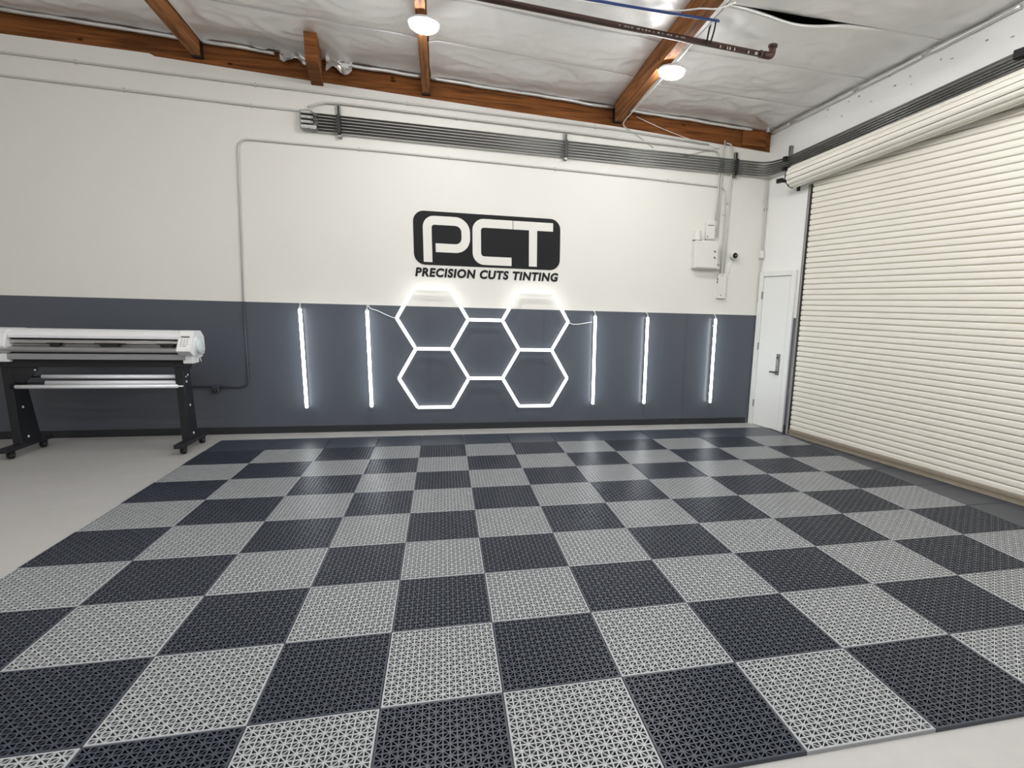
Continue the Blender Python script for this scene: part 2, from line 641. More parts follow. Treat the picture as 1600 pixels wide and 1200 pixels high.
def lattice(name, material, n=18, rim=.013, h=TH_):
    """unit tile with triangular openings, a diagonal rib in every cell turning star-like"""
    vs, fs = [], []

    def V(x, y, z):
        vs.append((x, y, z))
        return len(vs) - 1
    i0 = 1.0 - 2 * rim
    c = i0 / n
    rib = .108
    for i in range(n):
        for j in range(n):
            x0, y0 = rim + i * c, rim + j * c
            q = [(x0, y0), (x0 + c, y0), (x0 + c, y0 + c), (x0, y0 + c)]
            tr = [(q[0], q[1], q[2]), (q[0], q[2], q[3])] if (i + j) % 2 == 0 else [(q[0], q[1], q[3]), (q[1], q[2], q[3])]
            for t in tr:
                gx = sum(p[0] for p in t) / 3
                gy = sum(p[1] for p in t) / 3
                k = 1 - rib * 3.1
                inn = [(gx + (p[0] - gx) * k, gy + (p[1] - gy) * k) for p in t]
                o = [V(p[0], p[1], h) for p in t]
                a = [V(p[0], p[1], h) for p in inn]
                b = [V(gx + (p[0] - gx) * .97, gy + (p[1] - gy) * .97, 0.003) for p in t]
                for e in range(3):
                    f = (e + 1) % 3
                    fs.append((o[e], o[f], a[f], a[e]))
                    fs.append((a[e], a[f], b[f], b[e]))
    # rim with bevelled shoulder and side skirt
    g = .0025
    R = [V(*p, h) for p in ((rim, rim), (1 - rim, rim), (1 - rim, 1 - rim), (rim, 1 - rim))]
    O = [V(*p, h) for p in ((g * 2, g * 2), (1 - g * 2, g * 2), (1 - g * 2, 1 - g * 2), (g * 2, 1 - g * 2))]
    S = [V(*p, h - .002) for p in ((g, g), (1 - g, g), (1 - g, 1 - g), (g, 1 - g))]
    B = [V(*p, 0) for p in ((g, g), (1 - g, g), (1 - g, 1 - g), (g, 1 - g))]
    for e in range(4):
        f = (e + 1) % 4
        fs += [(O[e], O[f], R[f], R[e]), (S[e], S[f], O[f], O[e]), (B[e], B[f], S[f], S[e])]
    me = bpy.data.meshes.new(name)
    nb = len(fs)
    U = [V(*p, .002) for p in ((rim, rim), (1 - rim, rim), (1 - rim, 1 - rim), (rim, 1 - rim))]  # black sheet standing in for shade under the openings
    fs.append(tuple(U))
    me.from_pydata(vs, [], fs)
    me.materials.append(material)
    me.materials.append(M['under'])
    me.polygons[nb].material_index = 1
    return me


me_d = lattice('dark_tile', M['tile_d'])
me_l = lattice('light_tile', M['tile_l'])


def solid_tile(poly):
    m = MB()
    n = len(poly)
    inn = []
    cx = sum(p[0] for p in poly) / n
    cy = sum(p[1] for p in poly) / n
    for x, y in poly:
        inn.append((x + (cx - x) * .015, y + (cy - y) * .015))
    vs = [(x, y, 0) for x, y in poly] + [(x, y, TH_ - .002) for x, y in poly] + [(x, y, TH_) for x, y in inn]
    fs = []
    for k in range(n):
        k2 = (k + 1) % n
        fs += [(k, k2, n + k2, n + k), (n + k, n + k2, 2 * n + k2, 2 * n + k)]
    fs.append(tuple(2 * n + k for k in range(n)))
    return m.add(vs, fs)


def edge_x(y):                  # cut edge of the tiles along the side wall
    return XC - .05 + TAN * (W - y)


for r in range(10):
    ya, yb = RY_[r], RY_[r + 1]
    for c in range(12):
        x0, x1 = CX_[c], CX_[c + 1]
        if x0 > edge_x(ya):
            continue
        light = r > 0 and (c + r) % 2 == 0
        if r == 0:
            g = .003
            xr0, xr1 = min(x1, edge_x(ya)), min(x1, edge_x(yb))
            solid_tile([(x0 + g, yb + g), (xr1 - g, yb + g), (xr0 - g, ya - g), (x0 + g, ya - g)]).build('floor_tile', M['tile_d'], floor)
            continue
        o = bpy.data.objects.new('floor_tile', me_l if light else me_d)
        COL.objects.link(o)
        o.parent = floor
        o.location = Vector((x0, yb, 0)) - wpos(floor)
        o.scale = (x1 - x0, ya - yb, 1)
    # cut dark tile at the side wall
    x0 = CX_[12]
    if edge_x(yb) > x0 + .02:
        g = .003
        xa = max(edge_x(ya), x0 + .01)
        solid_tile([(x0 + g, yb + g), (edge_x(yb) - g, yb + g), (xa - g, ya - g), (x0 + g, ya - g)]).build('floor_tile', M['tile_d'], floor)
# rubbed concrete sill seen between the tiles and the roller door
m = MB().box(.92, 6.0, .0, .05, 0, .006, rw)
m.build('door_sill', M['wood_bar'], floor)

# ================================================================== ROLLER DOOR
d2loc = rw(3.0, .03, 0)
door_2 = bpy.data.objects.new('door_2', None)
COL.objects.link(door_2)
door_2.location = d2loc
struct(door_2, 'ivory rolling steel door with horizontal slats, shut', 'door')
AE = 6.2
PITCH = .0655
prof = [(.003, 0), (.020, .045), (.0235, .18), (.0245, .5), (.0235, .78), (.020, .87), (.003, .90), (.001, .97), (.003, 1.0)]
me_slat = None
z = .088
while z < 3.62:
    if me_slat is None:
        m = MB()
        a0, a1 = .905, AE
        vs = []
        for a in (a0, a1):
            vs += [rw(a, d, z + v * PITCH) for d, v in prof]
        n = len(prof)
        m.add(vs, [(k, k + 1, n + k + 1, n + k) for k in range(n - 1)])
        so = m.build('slat', M['slat'], door_2)
        me_slat = so
        z0 = z
    else:
        o = me_slat.copy()
        COL.objects.link(o)
        o.location = me_slat.location + Vector((0, 0, z - z0))
    z += PITCH
# bottom bar with two angles
m = MB()
m.box(.90, AE, .001, .034, .012, .088, rw)
m.box(.90, AE, .034, .060, .012, .022, rw)
m.box(.90, AE, .034, .040, .055, .085, rw)
m.build('bottom_bar', M['wood_bar'], door_2, bevel=.003)
# guide rail: angle plus black brush seal
m = MB()
m.box(.845, .876, 0, .034, 0, 3.20, rw)
m.box(.845, .850, .0, .042, 0, 3.20, rw)
m.build('guide_rail', M['guide'], door_2, bevel=.002)
m = MB().box(.876, .902, .0, .030, 0, 3.20, rw)
m.build('guide_seal', M['black'], door_2)
for zz in (2.98, 2.2, 1.4, .6):
    MB().box(.856, .868, .034, .042, zz, zz + .03, rw).build('guide_bolt', M['hinge'], door_2)
# coil of slats above the opening
RC, CD, NS = .130, .145, 13


def coil(a, ang, r=RC):
    zc = 3.305 + .088 * (a - .66)
    return rw(a, CD + r * math.cos(ang), zc + r * math.sin(ang))


A0, A1 = .68, AE + .2
for k in range(NS):
    t0 = 2 * math.pi * k / NS
    t1 = 2 * math.pi * (k + 1) / NS
    m = MB()
    vs = []
    prof2 = [(.035, -.020), (.06, -.001), (.35, .004), (.65, .004), (.93, -.001), (.965, -.020)]
    for a in (A0, A1):
        for s, dr in prof2:
            vs.append(coil(a, t0 + (t1 - t0) * s, RC + dr))
    n = len(prof2)
    m.add(vs, [(i, i + 1, n + i + 1, n + i) for i in range(n - 1)])
    m.build('coil_slat', M['slat'], door_2)
vs = [coil(a, 2 * math.pi * k / 26, RC - .017) for a in (A0, A1) for k in range(26)]
MB().add(vs, [(k, (k + 1) % 26, 26 + (k + 1) % 26, 26 + k) for k in range(26)]).build('coil_core', M['black'], door_2)
# end plate, shaft and bracket
m = MB()
ring = [coil(A0 - .014, 2 * math.pi * k / 24, RC + .006) for k in range(24)]
ring2 = [coil(A0 - .002, 2 * math.pi * k / 24, RC + .006) for k in range(24)]
m.add(ring + ring2, [tuple(range(24)), tuple(range(47, 23, -1))] + [(k, 24 + k, 24 + (k + 1) % 24, (k + 1) % 24) for k in range(24)])
m.build('coil_end_plate', M['black'], door_2)
m = MB().tube([coil(A0 - .10, 0, 0), coil(A0 + .02, 0, 0)], .02, 10)
m.build('coil_shaft', M['black'], door_2)
m = MB()
m.box(A0 - .075, A0 - .035, 0, .32, 3.24, 3.27, rw)
m.box(A0 - .075, A0 - .035, 0, .02, 3.16, 3.40, rw)
m.box(A0 - .12, A0 - .02, .28, .32, 3.23, 3.28, rw)
m.build('coil_bracket', M['black'], door_2)

# ================================================================== PERSONNEL DOOR
d1 = bpy.data.objects.new('door_1', None)
COL.objects.link(d1)
d1.location = rw(.37, 0, 0)
struct(d1, 'white flush door with lever handle beside the corner', 'door')
m = MB().box(.115, .655, .004, .022, .012, 2.095, rw)
m.build('door_leaf', M['door'], d1, bevel=.002)
m = MB()
m.box(.012, .10, 0, .03, 0, 2.17, rw)
m.box(.672, .755, 0, .03, 0, 2.17, rw)
m.box(.10, .672, 0, .03, 2.108, 2.17, rw)
m.build('door_frame', M['door'], d1, bevel=.004)
m = MB()
m.box(.10, .108, 0, .027, 0, 2.108, rw)
m.box(.664, .672, 0, .027, 0, 2.108, rw)
m.build('door_stop', M['door'], d1)
for zz in (1.80, 1.09, .27):
    m = MB().box(.092, .116, .018, .034, zz, zz + .1, rw)
    m.tube([rw(.104, .036, zz), rw(.104, .036, zz + .1)], .007, 8)
    m.build('hinge', M['hinge'], d1)
m = MB().prism(rrect(.522, .584, .775, 1.065, .008), .022, .036, lambda u, v, h: rw(u, h, v))
hp = m.build('handle_plate', M['handle'], d1, bevel=.002)
m = MB()
m.tube([rw(.555, .03, .815), rw(.555, .075, .815)], .011, 10)
m.tube(fillet([rw(.557, .072, .815), rw(.52, .078, .815), rw(.455, .07, .812)], .02), .014, 10)
m.build('lever', M['handle'], hp, smooth=True)
m = MB().tube([rw(.555, .034, 1.015), rw(.555, .045, 1.015)], .012, 12)
m.build('lock_cylinder', M['black'], hp)
m = MB().box(.542, .566, .034, .042, .90, .985, rw)
m.build('plate_ridge', M['hinge'], hp, bevel=.002)

# ================================================================== LOGO ON THE WALL
LX, LZ = -.331, 2.705           # upper left corner of the plate
PW, PH = 1.807, .63
sg = thing('wall_logo', 'black rounded wall sign with white letters PCT above the honeycomb light', 'sign', (LX + PW / 2, W, LZ - PH))


def fl_(u, v, h):
    return (LX + u, W - h, LZ + v)


m = MB().prism(rrect(0, PW, -PH, 0, .13, 8), 0, .004, fl_)
m.build('sign_plate', M['logo'], sg)


def stroke(path, wd, name):
    """flat band of constant width along a 2d centre line"""
    P = [Vector((p[0], p[1])) for p in path]
    L, Rr = [], []
    for i in range(len(P)):
        a = (P[i] - P[i - 1]).normalized() if i else None
        b = (P[i + 1] - P[i]).normalized() if i < len(P) - 1 else None
        t = ((a or b) + (b or a)).normalized()
        sc_ = 1 / max(.5, t.dot(b or a))
        nrm = Vector((-t.y, t.x)) * wd / 2 * sc_
        L.append(P[i] + nrm)
        Rr.append(P[i] - nrm)
    n = len(P)
    vs = [fl_(p.x, p.y, .004) for p in L + Rr] + [fl_(p.x, p.y, .007) for p in L + Rr]
    fs = []
    for i in range(n - 1):
        fs += [(i, i + 1, n + i + 1, n + i), (2 * n + i, 3 * n + i, 3 * n + i + 1, 2 * n + i + 1)]
        fs += [(i, 2 * n + i, 2 * n + i + 1, i + 1), (n + i, n + i + 1, 3 * n + i + 1, 3 * n + i)]
    fs += [(0, n, 3 * n, 2 * n), (n - 1, 3 * n - 1, 4 * n - 1, 2 * n - 1)]
    MB().add(vs, fs).build(name, M['logo_w'], sg)


def arc(cx, cy, r, a0, a1, n=8):
    return [(cx + r * math.cos(math.radians(a0 + (a1 - a0) * k / n)), cy + r * math.sin(math.radians(a0 + (a1 - a0) * k / n))) for k in range(n + 1)]


s = .103
h_ = s / 2
# P : stem, round top left, bowl
tp, rt = -.052 - h_, .672 - h_
stroke([(.112 + h_, -.597)] + arc(.112 + h_ + .085, tp - .085, .085, 180, 90) + arc(rt - .125, tp - .125, .125, 90, 0) + arc(rt - .125, -.475 + h_ + .125, .125, 0, -90) + [(.258, -.475 + h_)], s, 'letter_p')
# C
stroke([(1.198, tp)] + arc(.702 + h_ + .09, tp - .09, .09, 90, 180) + arc(.702 + h_ + .09, -.603 + h_ + .09, .09, 180, 270) + [(1.184, -.603 + h_)], s, 'letter_c')
# T
vs2 = [(1.205, -.052), (1.712, -.052), (1.712, -.155), (1.508, -.155), (1.508, -.597), (1.405, -.597), (1.405, -.155), (1.205, -.155)]
MB().prism(vs2, .004, .007, fl_).build('letter_t', M['logo_w'], sg)
# the line of lettering below
cu = bpy.data.curves.new('lettering', 'FONT')
cu.body = 'PRECISION CUTS TINTING'
cu.size = 1
cu.shear = .16
cu.offset = .045
cu.extrude = .01
cu.space_character = 1.12
tmp = bpy.data.objects.new('lettering_tmp', cu)
COL.objects.link(tmp)
bpy.context.view_layer.update()
dg = bpy.context.evaluated_depsgraph_get()
tme = bpy.data.meshes.new_from_object(tmp.evaluated_get(dg))
bpy.data.objects.remove(tmp)
xs = [v.co.x for v in tme.vertices]
ys = [v.co.y for v in tme.vertices]
tx0, tx1, ty0, ty1 = min(xs), max(xs), min(ys), max(ys)
TX0, TX1, TZ0, TZ1 = -.325, 1.458, 1.930, 2.040
for v in tme.vertices:
    u = (v.co.x - tx0) / (tx1 - tx0)
    q = (v.co.y - ty0) / (ty1 - ty0)
    hz = .0005 if v.co.z < 0 else .004
    v.co = Vector((TX0 + (TX1 - TX0) * u, W - hz, TZ0 + (TZ1 - TZ0) * q)) - wpos(sg)
tme.materials.clear()
tme.materials.append(M['logo'])
to = bpy.data.objects.new('lettering', tme)
COL.objects.link(to)
to.parent = sg

# ================================================================== HONEYCOMB LIGHT
HX, HZ, HS = .5146, 1.0518, .4277
HY = W - .085
hexl = thing('honeycomb_light', 'white glowing honeycomb light of five hexagons on the charcoal wall', 'light', (HX, HY, HZ))
r3 = math.sqrt(3) / 2
edges, nodes = {}, {}
for cx, cz in ((-1.5, r3), (-1.5, -r3), (1.5, r3), (1.5, -r3), (0, 0)):
    vv = [(cx + math.cos(math.radians(60 * k)), cz + math.sin(math.radians(60 * k))) for k in range(6)]
    for k in range(6):
        if (cx, cz) == (0, 0) and k not in (1, 4):
            continue
        a, b = vv[k], vv[(k + 1) % 6]
        key = tuple(sorted([(round(a[0], 2), round(a[1], 2)), (round(b[0], 2), round(b[1], 2))]))
        edges[key] = (a, b)
        for p in (a, b):
            nodes[(round(p[0], 2), round(p[1], 2))] = p
for a, b in edges.values():
    A = Vector((HX + HS * a[0], HY, HZ + HS * a[1]))
    B = Vector((HX + HS * b[0], HY, HZ + HS * b[1]))
    d = (B - A).normalized()
    t = MB().tube([A + d * .03, B - d * .03], .0205, 12).build('light_tube', M['tube'], hexl, smooth=True)
    t['label'] = 'glowing white bar'
for p in nodes.values():
    A = Vector((HX + HS * p[0], HY, HZ + HS * p[1]))
    m = MB()
    for a, b in edges.values():
        for e, f in ((a, b), (b, a)):
            if abs(e[0] - p[0]) < .01 and abs(e[1] - p[1]) < .01:
                d = Vector((f[0] - e[0], 0, f[1] - e[1])).normalized()
                m.tube([A, A + d * .034], .0200, 10)
    m.build('connector', M['tube'], hexl)
    MB().cyl(A + Vector((0, .01, 0)), A + Vector((0, .085, 0)), .006, 8).build('standoff', M['cap'], hexl)

# ================================================================== FIVE TUBE LIGHTS
TZ1_, TZ0_ = 1.512, .317
names = ['upright glowing tube light furthest from the roller door', 'upright glowing tube light just before the honeycomb, on its plotter side',
         'upright glowing tube light just past the honeycomb, on its door side', 'upright glowing tube light between two others near the white door',
         'upright glowing tube light closest to the white corner door']
for k, x in enumerate((-1.636, -.892, 1.952, 2.686, 3.687)):
    y = W - .075
    t = thing('tube_light', names[k], 'light', (x, y, TZ0_), 'upright tube lights on the charcoal wall')
    MB().tube([(x, y, TZ0_ + .012), (x, y, TZ1_ - .012)], .018, 14).build('light_tube', M['tube_c'], t, smooth=True)
    m = MB().cyl((x, y, TZ1_ - .014), (x, y, TZ1_ + .012), .015, 12)
    m.build('end_cap', M['cap'], t)
    MB().cyl((x, y, TZ0_ - .004), (x, y, TZ0_ + .014), .015, 12).build('end_cap', M['cap'], t)
    m = MB().box(x - .011, x + .011, W - .064, W - .050, TZ0_ + .02, TZ1_ - .02)
    m.build('mounting_rail', M['cap'], t)
    for zz in (TZ0_ + .12, TZ1_ - .12):
        MB().box(x - .006, x + .006, W - .052, W, zz, zz + .03).build('clip', M['cap'], t)
    m = MB().tube([(x, y, TZ1_ + .008), (x, y + .02, TZ1_ + .04), (x - .008, W - .008, TZ1_ + .062), (x - .012, W - .003, TZ1_ + .075)], .005, 6)
    m.build('cord', M['cord'], t, smooth=True)


def cable(name, label, pts, r, material, cat='cable', smooth_n=3, group=None, n=6):
    P = [Vector(p) for p in pts]
    out = []
    for i in range(len(P) - 1):
        p0 = P[max(0, i - 1)]
        p1, p2 = P[i], P[i + 1]
        p3 = P[min(len(P) - 1, i + 2)]
        for k in range(smooth_n):
            t = k / smooth_n
            out.append(.5 * (2 * p1 + (p2 - p0) * t + (2 * p0 - 5 * p1 + 4 * p2 - p3) * t * t + (3 * p1 - p0 - 3 * p2 + p3) * t ** 3))
    out.append(P[-1])
    o = MB().tube(out, r, n).build(name, M[material], smooth=True)
    return tag(o, label, cat, group)


yc = W - .012
cable('power_cord', 'thin white power cord dipping from a tube light to the honeycomb on its plotter side',
      [(-.885, yc, 1.568), (-.86, yc, 1.53), (-.78, yc, 1.505), (-.69, yc, 1.462), (-.60, yc, 1.425), (-.565, HY + .03, 1.424)], .0055, 'cord', 'cord')
cable('power_cord', 'thin white power cord sagging from the honeycomb to a tube light on its door side',
      [(1.60, HY + .03, 1.420), (1.65, yc, 1.392), (1.74, yc, 1.393), (1.85, yc, 1.412), (1.92, W - .03, 1.425)], .0055, 'cord', 'cord')

# ================================================================== CONDUIT BUNDLE
cb = thing('conduit_bundle', 'dark steel conduits running side by side high on the wall round the corner', 'conduit', (1.5, W - .07, 3.4))
for i in range(6):
    def zb(x):
        return 3.628 - .0105 * (x - .86) - i * .0325
    d = .065
    pts = [(-1.33, W - d, zb(-1.33)), (3.9, W - d, zb(3.9))]
    zc = zb(3.9)
    R0 = rw(.42, .085, 0)
    corner = Vector((XC - .09, W - d, zc - .006))
    za = 3.575 - i * .027
    slope = .098
    end = rw(6.0, .075, 0)
    p_a = Vector((R0.x, R0.y, za + .005))
    pts2 = fillet([pts[0], corner, p_a + (p_a - corner) * .0, (end.x, end.y, za + slope * 5.55)], .42, 10)
    o = MB().tube(pts2, .0118, 8).build('conduit', M['steel_d'], cb, smooth=True)
# strut brackets with clamps
for x, z0, z1 in ((-1.10, 3.43, 3.775), (1.52, 3.41, 3.715), (3.845, 3.38, 3.70)):
    m = MB().box(x - .022, x + .022, W - .045, W, z0, z1)
    br = m.build('bracket', M['steel'], cb, bevel=.003)
    MB().box(x - .011, x + .011, W - .047, W - .044, z0 + .01, z1 - .01).build('bracket_slot', M['black'], br)
    for i in range(6):
        zz = 3.628 - .0105 * (x - .86) - i * .0325
        MB().box(x - .02, x + .02, W - .086, W - .044, zz - .0165, zz + .0165).build('pipe_clamp', M['black'], br)
    MB().cyl((x, W - .05, z0 + .012), (x, W - .075, z0 + .012), .014, 8).build('bracket_nut', M['steel'], br)
m = MB().box(.415, .455, 0, .045, 3.42, 3.74, rw)
br = m.build('bracket', M['steel'], cb, bevel=.003)
MB().box(.405, .465, .04, .12, 3.425, 3.475, rw).build('pipe_clamp', M['black'], br)
MB().box(.405, .465, .04, .12, 3.545, 3.60, rw).build('pipe_clamp', M['black'], br)
m = MB().box(3.28, 3.42, .05, .13, 3.80, 3.87, rw)
m.build('junction_bracket', M['black'], cb, bevel=.004)
# conduit bodies at the open end
for i in range(4):
    zt = 3.655 - i * .05
    mm = 'steel' if i == 3 else 'steel_d'
    sz = .02 if i < 3 else .024
    m = MB().prism(rrect(-1.50, -1.36 + (.03 if i == 3 else 0), zt - sz, zt + sz, .018, 5), -.10, -.03, lambda u, v, h: (u, W + h, v))
    b_ = m.build('conduit_body', M[mm], cb, bevel=.006)
    MB().prism(rrect(-1.485, -1.385, zt - sz * .6, zt + sz * .6, .01, 4), -.106, -.10, lambda u, v, h: (u, W + h, v)).build('cover_plate', M['steel'], b_)
    MB().cyl((-1.37, W - .065, zt - .008), (-1.315, W - .065, zt - .014), .019, 10).build('coupling', M['steel'], b_)


# ================================================================== THIN CONDUITS
def thin(name, label, pts, straps, r=.011, material='pipe_w', bend=.07, group=None, cat='conduit'):
    path = fillet(pts, bend, 6)
    c = Vector(path[0])
    t = thing(name, label, cat, c, group)
    MB().tube(path, r, 8).build('pipe', M[material], t, smooth=True)
    for sp in straps:
        sx, sz, vert = sp[:3]
        if vert:
            m = MB().box(sx - r - .014, sx + r + .014, W - .006, W, sz - .008, sz + .008)
            m.box(sx - r - .003, sx + r + .003, W - 2 * r - .008, W - .004, sz - .008, sz + .008)
        else:
            m = MB().box(sx - .008, sx + .008, W - .006, W, sz - r - .014, sz + r + .014)
            m.box(sx - .008, sx + .008, W - 2 * r - .008, W - .004, sz - r - .003, sz + r + .003)
        m.build('strap', M['pipe_w' if material != 'pipe_d' else 'pipe_d'], t)
    return t


y1 = W - .014
y2 = W - .038
thin('thin_conduit', 'thin white conduit highest on the back wall, just under the timber ledger',
     [(-8.6, y1, 4.02), (-4.24, y1, 3.948), (-1.94, y1, 3.901), (.86, y1, 3.853), (2.2, y1, 3.83), (3.45, y1, 3.765)], [(-1.94, 3.901, 0), (-.35, 3.874, 0), (-3.6, 3.935, 0), (1.9, 3.836, 0)])
thin('thin_conduit', 'thin white conduit ending at the conduit bundle end fittings',
     [(-8.6, y1, 3.81), (-4.267, y1, 3.735), (-1.953, y1, 3.684), (-1.50, y1, 3.682)], [(-3.2, 3.716, 0), (-2.0, 3.685, 0)])
thin('thin_conduit', 'thin white conduit that hops over the bundle end then runs above it',
     [(-1.40, y2 - .09, 3.70), (-1.26, y2, 3.788), (-1.0, y2, 3.795), (.86, y2, 3.758), (2.327, y2, 3.720), (3.56, y2, 3.698), (3.618, y2, 3.62), (3.612, y2, 3.1), (3.606, y2, 2.82)],
     [(.2, 3.77, 0), (3.45, 3.70, 0)])
t3 = thin('thin_conduit', 'thin conduit looping from the dark outlet up and along under the bundle',
          [(-2.245, y1, STRIPE), (-2.157, y1, 3.335), (-.631, y1, 3.333), (.86, y1, 3.314), (2.518, y1, 3.285), (3.735, y1, 3.252), (3.745, y1, 2.7), (3.738, y1, 2.13)],
          [(-.9, 3.335, 0), (.1, 3.325, 0), (1.4, 3.304, 0), (2.9, 3.276, 0), (3.744, 2.9, 1)], bend=.11)
# the lower length of the same conduit, painted with the wall
path = fillet([(-2.245, y1, STRIPE), (-2.268, y1, .572), (-2.95, y1, .579)], .11, 6)
lp = MB().tube(path, .0115, 8).build('pipe', M['pipe_d'], t3, smooth=True)
lp['label'] = 'lower length painted charcoal'
for sx, sz in ((-2.255, 1.25), (-2.262, .85)):
    MB().box(sx - .028, sx + .028, W - .012, W, sz - .008, sz + .008).build('strap', M['pipe_d'], t3)
thin('thin_conduit', 'thin grey riser arching over the bundle beside the white enclosure',
     [(3.69, y2, 3.80), (3.76, y2, 3.79), (3.795, y2, 3.66), (3.79, y2, 3.25), (3.782, y2, 2.75), (3.775, y2, 2.125)], [(3.787, 3.05, 1)], material='pipe_w', r=.010, bend=.1)
thin('thin_conduit', 'short straight white riser crossing the bundle above the enclosure',
     [(3.665, y2, 3.83), (3.655, y2, 3.35), (3.645, y2, 2.6)], [], r=.009)
t = thing('thin_conduit', 'thin white conduit down the room corner to a small box', 'conduit', (XC - .03, W - .03, 2.4))
MB().tube([(XC - .02, W - .025, 3.42), (XC - .022, W - .025, 2.46)], .012, 8).build('pipe', M['pipe_w'], t)
MB().tube([(XC - .024, W - .02, 2.36), (XC - .026, W - .02, 1.75)], .008, 8).build('pipe', M['pipe_w'], t)
MB().box(XC - .06, XC - .006, W - .06, W - .004, 2.355, 2.46).build('junction_box', M['box_w'], t, bevel=.005)
MB().box(XC - .048, XC - .018, W - .064, W - .06, 2.37, 2.445).build('box_cover', M['door'], t, bevel=.002)
MB().box(XC - .04, XC - .004, W - .045, W, 3.0, 3.02).build('strap', M['pipe_w'], t)

# dark outlet on the low conduit
t = thing('outlet_box', 'small charcoal outlet box hanging under the low conduit', 'outlet', (-2.618, W - .03, .51))
MB().box(-2.655, -2.58, W - .05, W, .51, .60).build('box_body', M['pipe_d'], t, bevel=.008)
MB().box(-2.642, -2.594, W - .054, W - .05, .52, .565).build('box_cover', M['base'], t, bevel=.003)
MB().cyl((-2.615, W - .054, .545), (-2.615, W - .058, .545), .006, 8).build('cover_screw', M['steel'], t)

# ================================================================== ENCLOSURE GROUP
t = thing('wall_enclosure', 'white metal enclosure box with two small black latches on the wall', 'box', (3.46, W, 2.175))
MB().box(3.300, 3.635, W - .115, W, 2.178, 2.54).build('enclosure_body', M['box_w'], t, bevel=.012)
MB().box(3.33, 3.632, W - .125, W - .113, 2.19, 2.53).build('enclosure_lid', M['box_w'], t, bevel=.004)
for zz in (2.405, 2.325):
    m = MB().box(3.575, 3.587, W - .129, W - .124, zz - .012, zz + .012)
    m.box(3.590, 3.605, W - .129, W - .124, zz - .010, zz - .002)
    m.build('latch', M['black'], t)
m = MB().box(3.635, 3.69, W - .09, W, 2.18, 2.27)
m.build('side_bracket', M['box_w'], t, bevel=.004)
MB().cyl((3.665, W - .09, 2.235), (3.665, W - .094, 2.235), .02, 12).build('side_disc', M['hinge'], t)
t = thing('wall_box', 'small white cover box above the larger enclosure', 'box', (3.53, W, 2.565))
MB().box(3.468, 3.592, W - .07, W, 2.572, 2.79).build('box_body', M['box_w'], t, bevel=.006)
MB().box(3.485, 3.575, W - .073, W - .069, 2.742, 2.752).build('box_slot', M['key'], t)
MB().cyl((3.487, W - .07, 2.60), (3.487, W - .075, 2.60), .008, 10).build('box_lock', M['black'], t)
m = MB().box(3.48, 3.585, W - .06, W - .005, 2.545, 2.573)
m.build('box_lip', M['plastic_g'], t)
t = thing('alarm_sounder', 'small rounded white sounder standing on top of the enclosure', 'alarm', (3.36, W, 2.545))
prof_s = rrect(3.305, 3.412, 2.552, 2.668, .012, 4)
m = MB()
for kk in range(1):
    vs = []
    n = 12
    for k in range(n + 1):
        u = k / n
        vs.append((3.305 + .107 * u, W - .02 - .06 * math.sin(math.pi * u) ** .6))
    outline = [(3.305, W)] + vs + [(3.412, W)]
    m.prism(outline, 2.55, 2.67, lambda u, v, h: (u, v, h))
m.build('sounder_body', M['box_w'], t)
MB().box(3.30, 3.417, W - .06, W, 2.543, 2.551).build('sounder_base', M['black'], t)
t = thing('raceway_box', 'flat white raceway box under the grey riser with small holes', 'box', (3.76, W, 1.79))
MB().box(3.70, 3.825, W - .05, W, 1.79, 2.12).build('box_body', M['box_w'], t, bevel=.004)
for px, pz in ((3.75, 1.83), (3.757, 2.10)):
    MB().cyl((px, W - .05, pz), (px, W - .053, pz), .007, 10).build('box_screw', M['black'], t)
for px, pz in ((3.694, 2.05), (3.692, 2.01)):
    MB().box(px - .004, px + .006, W - .04, W - .03, pz - .012, pz + .01).build('side_knockout', M['black'], t)
t = thing('security_camera', 'small round white camera with a black face on the back wall', 'camera', (3.907, W, 2.37))
MB().lathe([(.012, 0), (.05, -.002), (.052, -.02), (.044, -.028)], (3.91, W, 2.372), 'y', 20).build('camera_base', M['box_w'], t, smooth=True)
MB().lathe([(.020, -.02), (.046, -.03), (.050, -.06), (.046, -.085), (.040, -.09)], (3.908, W, 2.37), 'y', 20).build('camera_body', M['box_w'], t, smooth=True)
MB().lathe([(.002, -.088), (.039, -.088), (.036, -.096), (.002, -.1)], (3.908, W, 2.37), 'y', 20).build('camera_face', M['lens'], t, smooth=True)
MB().cyl((3.915, W - .1, 2.373), (3.915, W - .104, 2.373), .008, 10).build('lens_ring', M['key'], t)
MB().tube([(3.905, W - .02, 2.33), (3.895, W - .008, 2.28), (3.88, W - .005, 2.22), (3.875, W - .004, 2.12)], .004, 6).build('camera_cord', M['cord'], t, smooth=True)

# ================================================================== PLOTTER
PX0, PX1 = -4.20, -2.62
pl = thing('vinyl_plotter', 'white and aluminium vinyl cutting plotter on a black wheeled stand', 'plotter', (-3.4, 7.1, 0))


def bx(name, x0, x1, y0, y1, z0, z1, material, bevel=.004, parent=None):
    return MB().box(x0, x1, y0, y1, z0, z1).build(name, M[material], parent or pl, bevel=bevel)


def fx(u, v, h):                # profile in y,z extruded along x
    return (h, u, v)


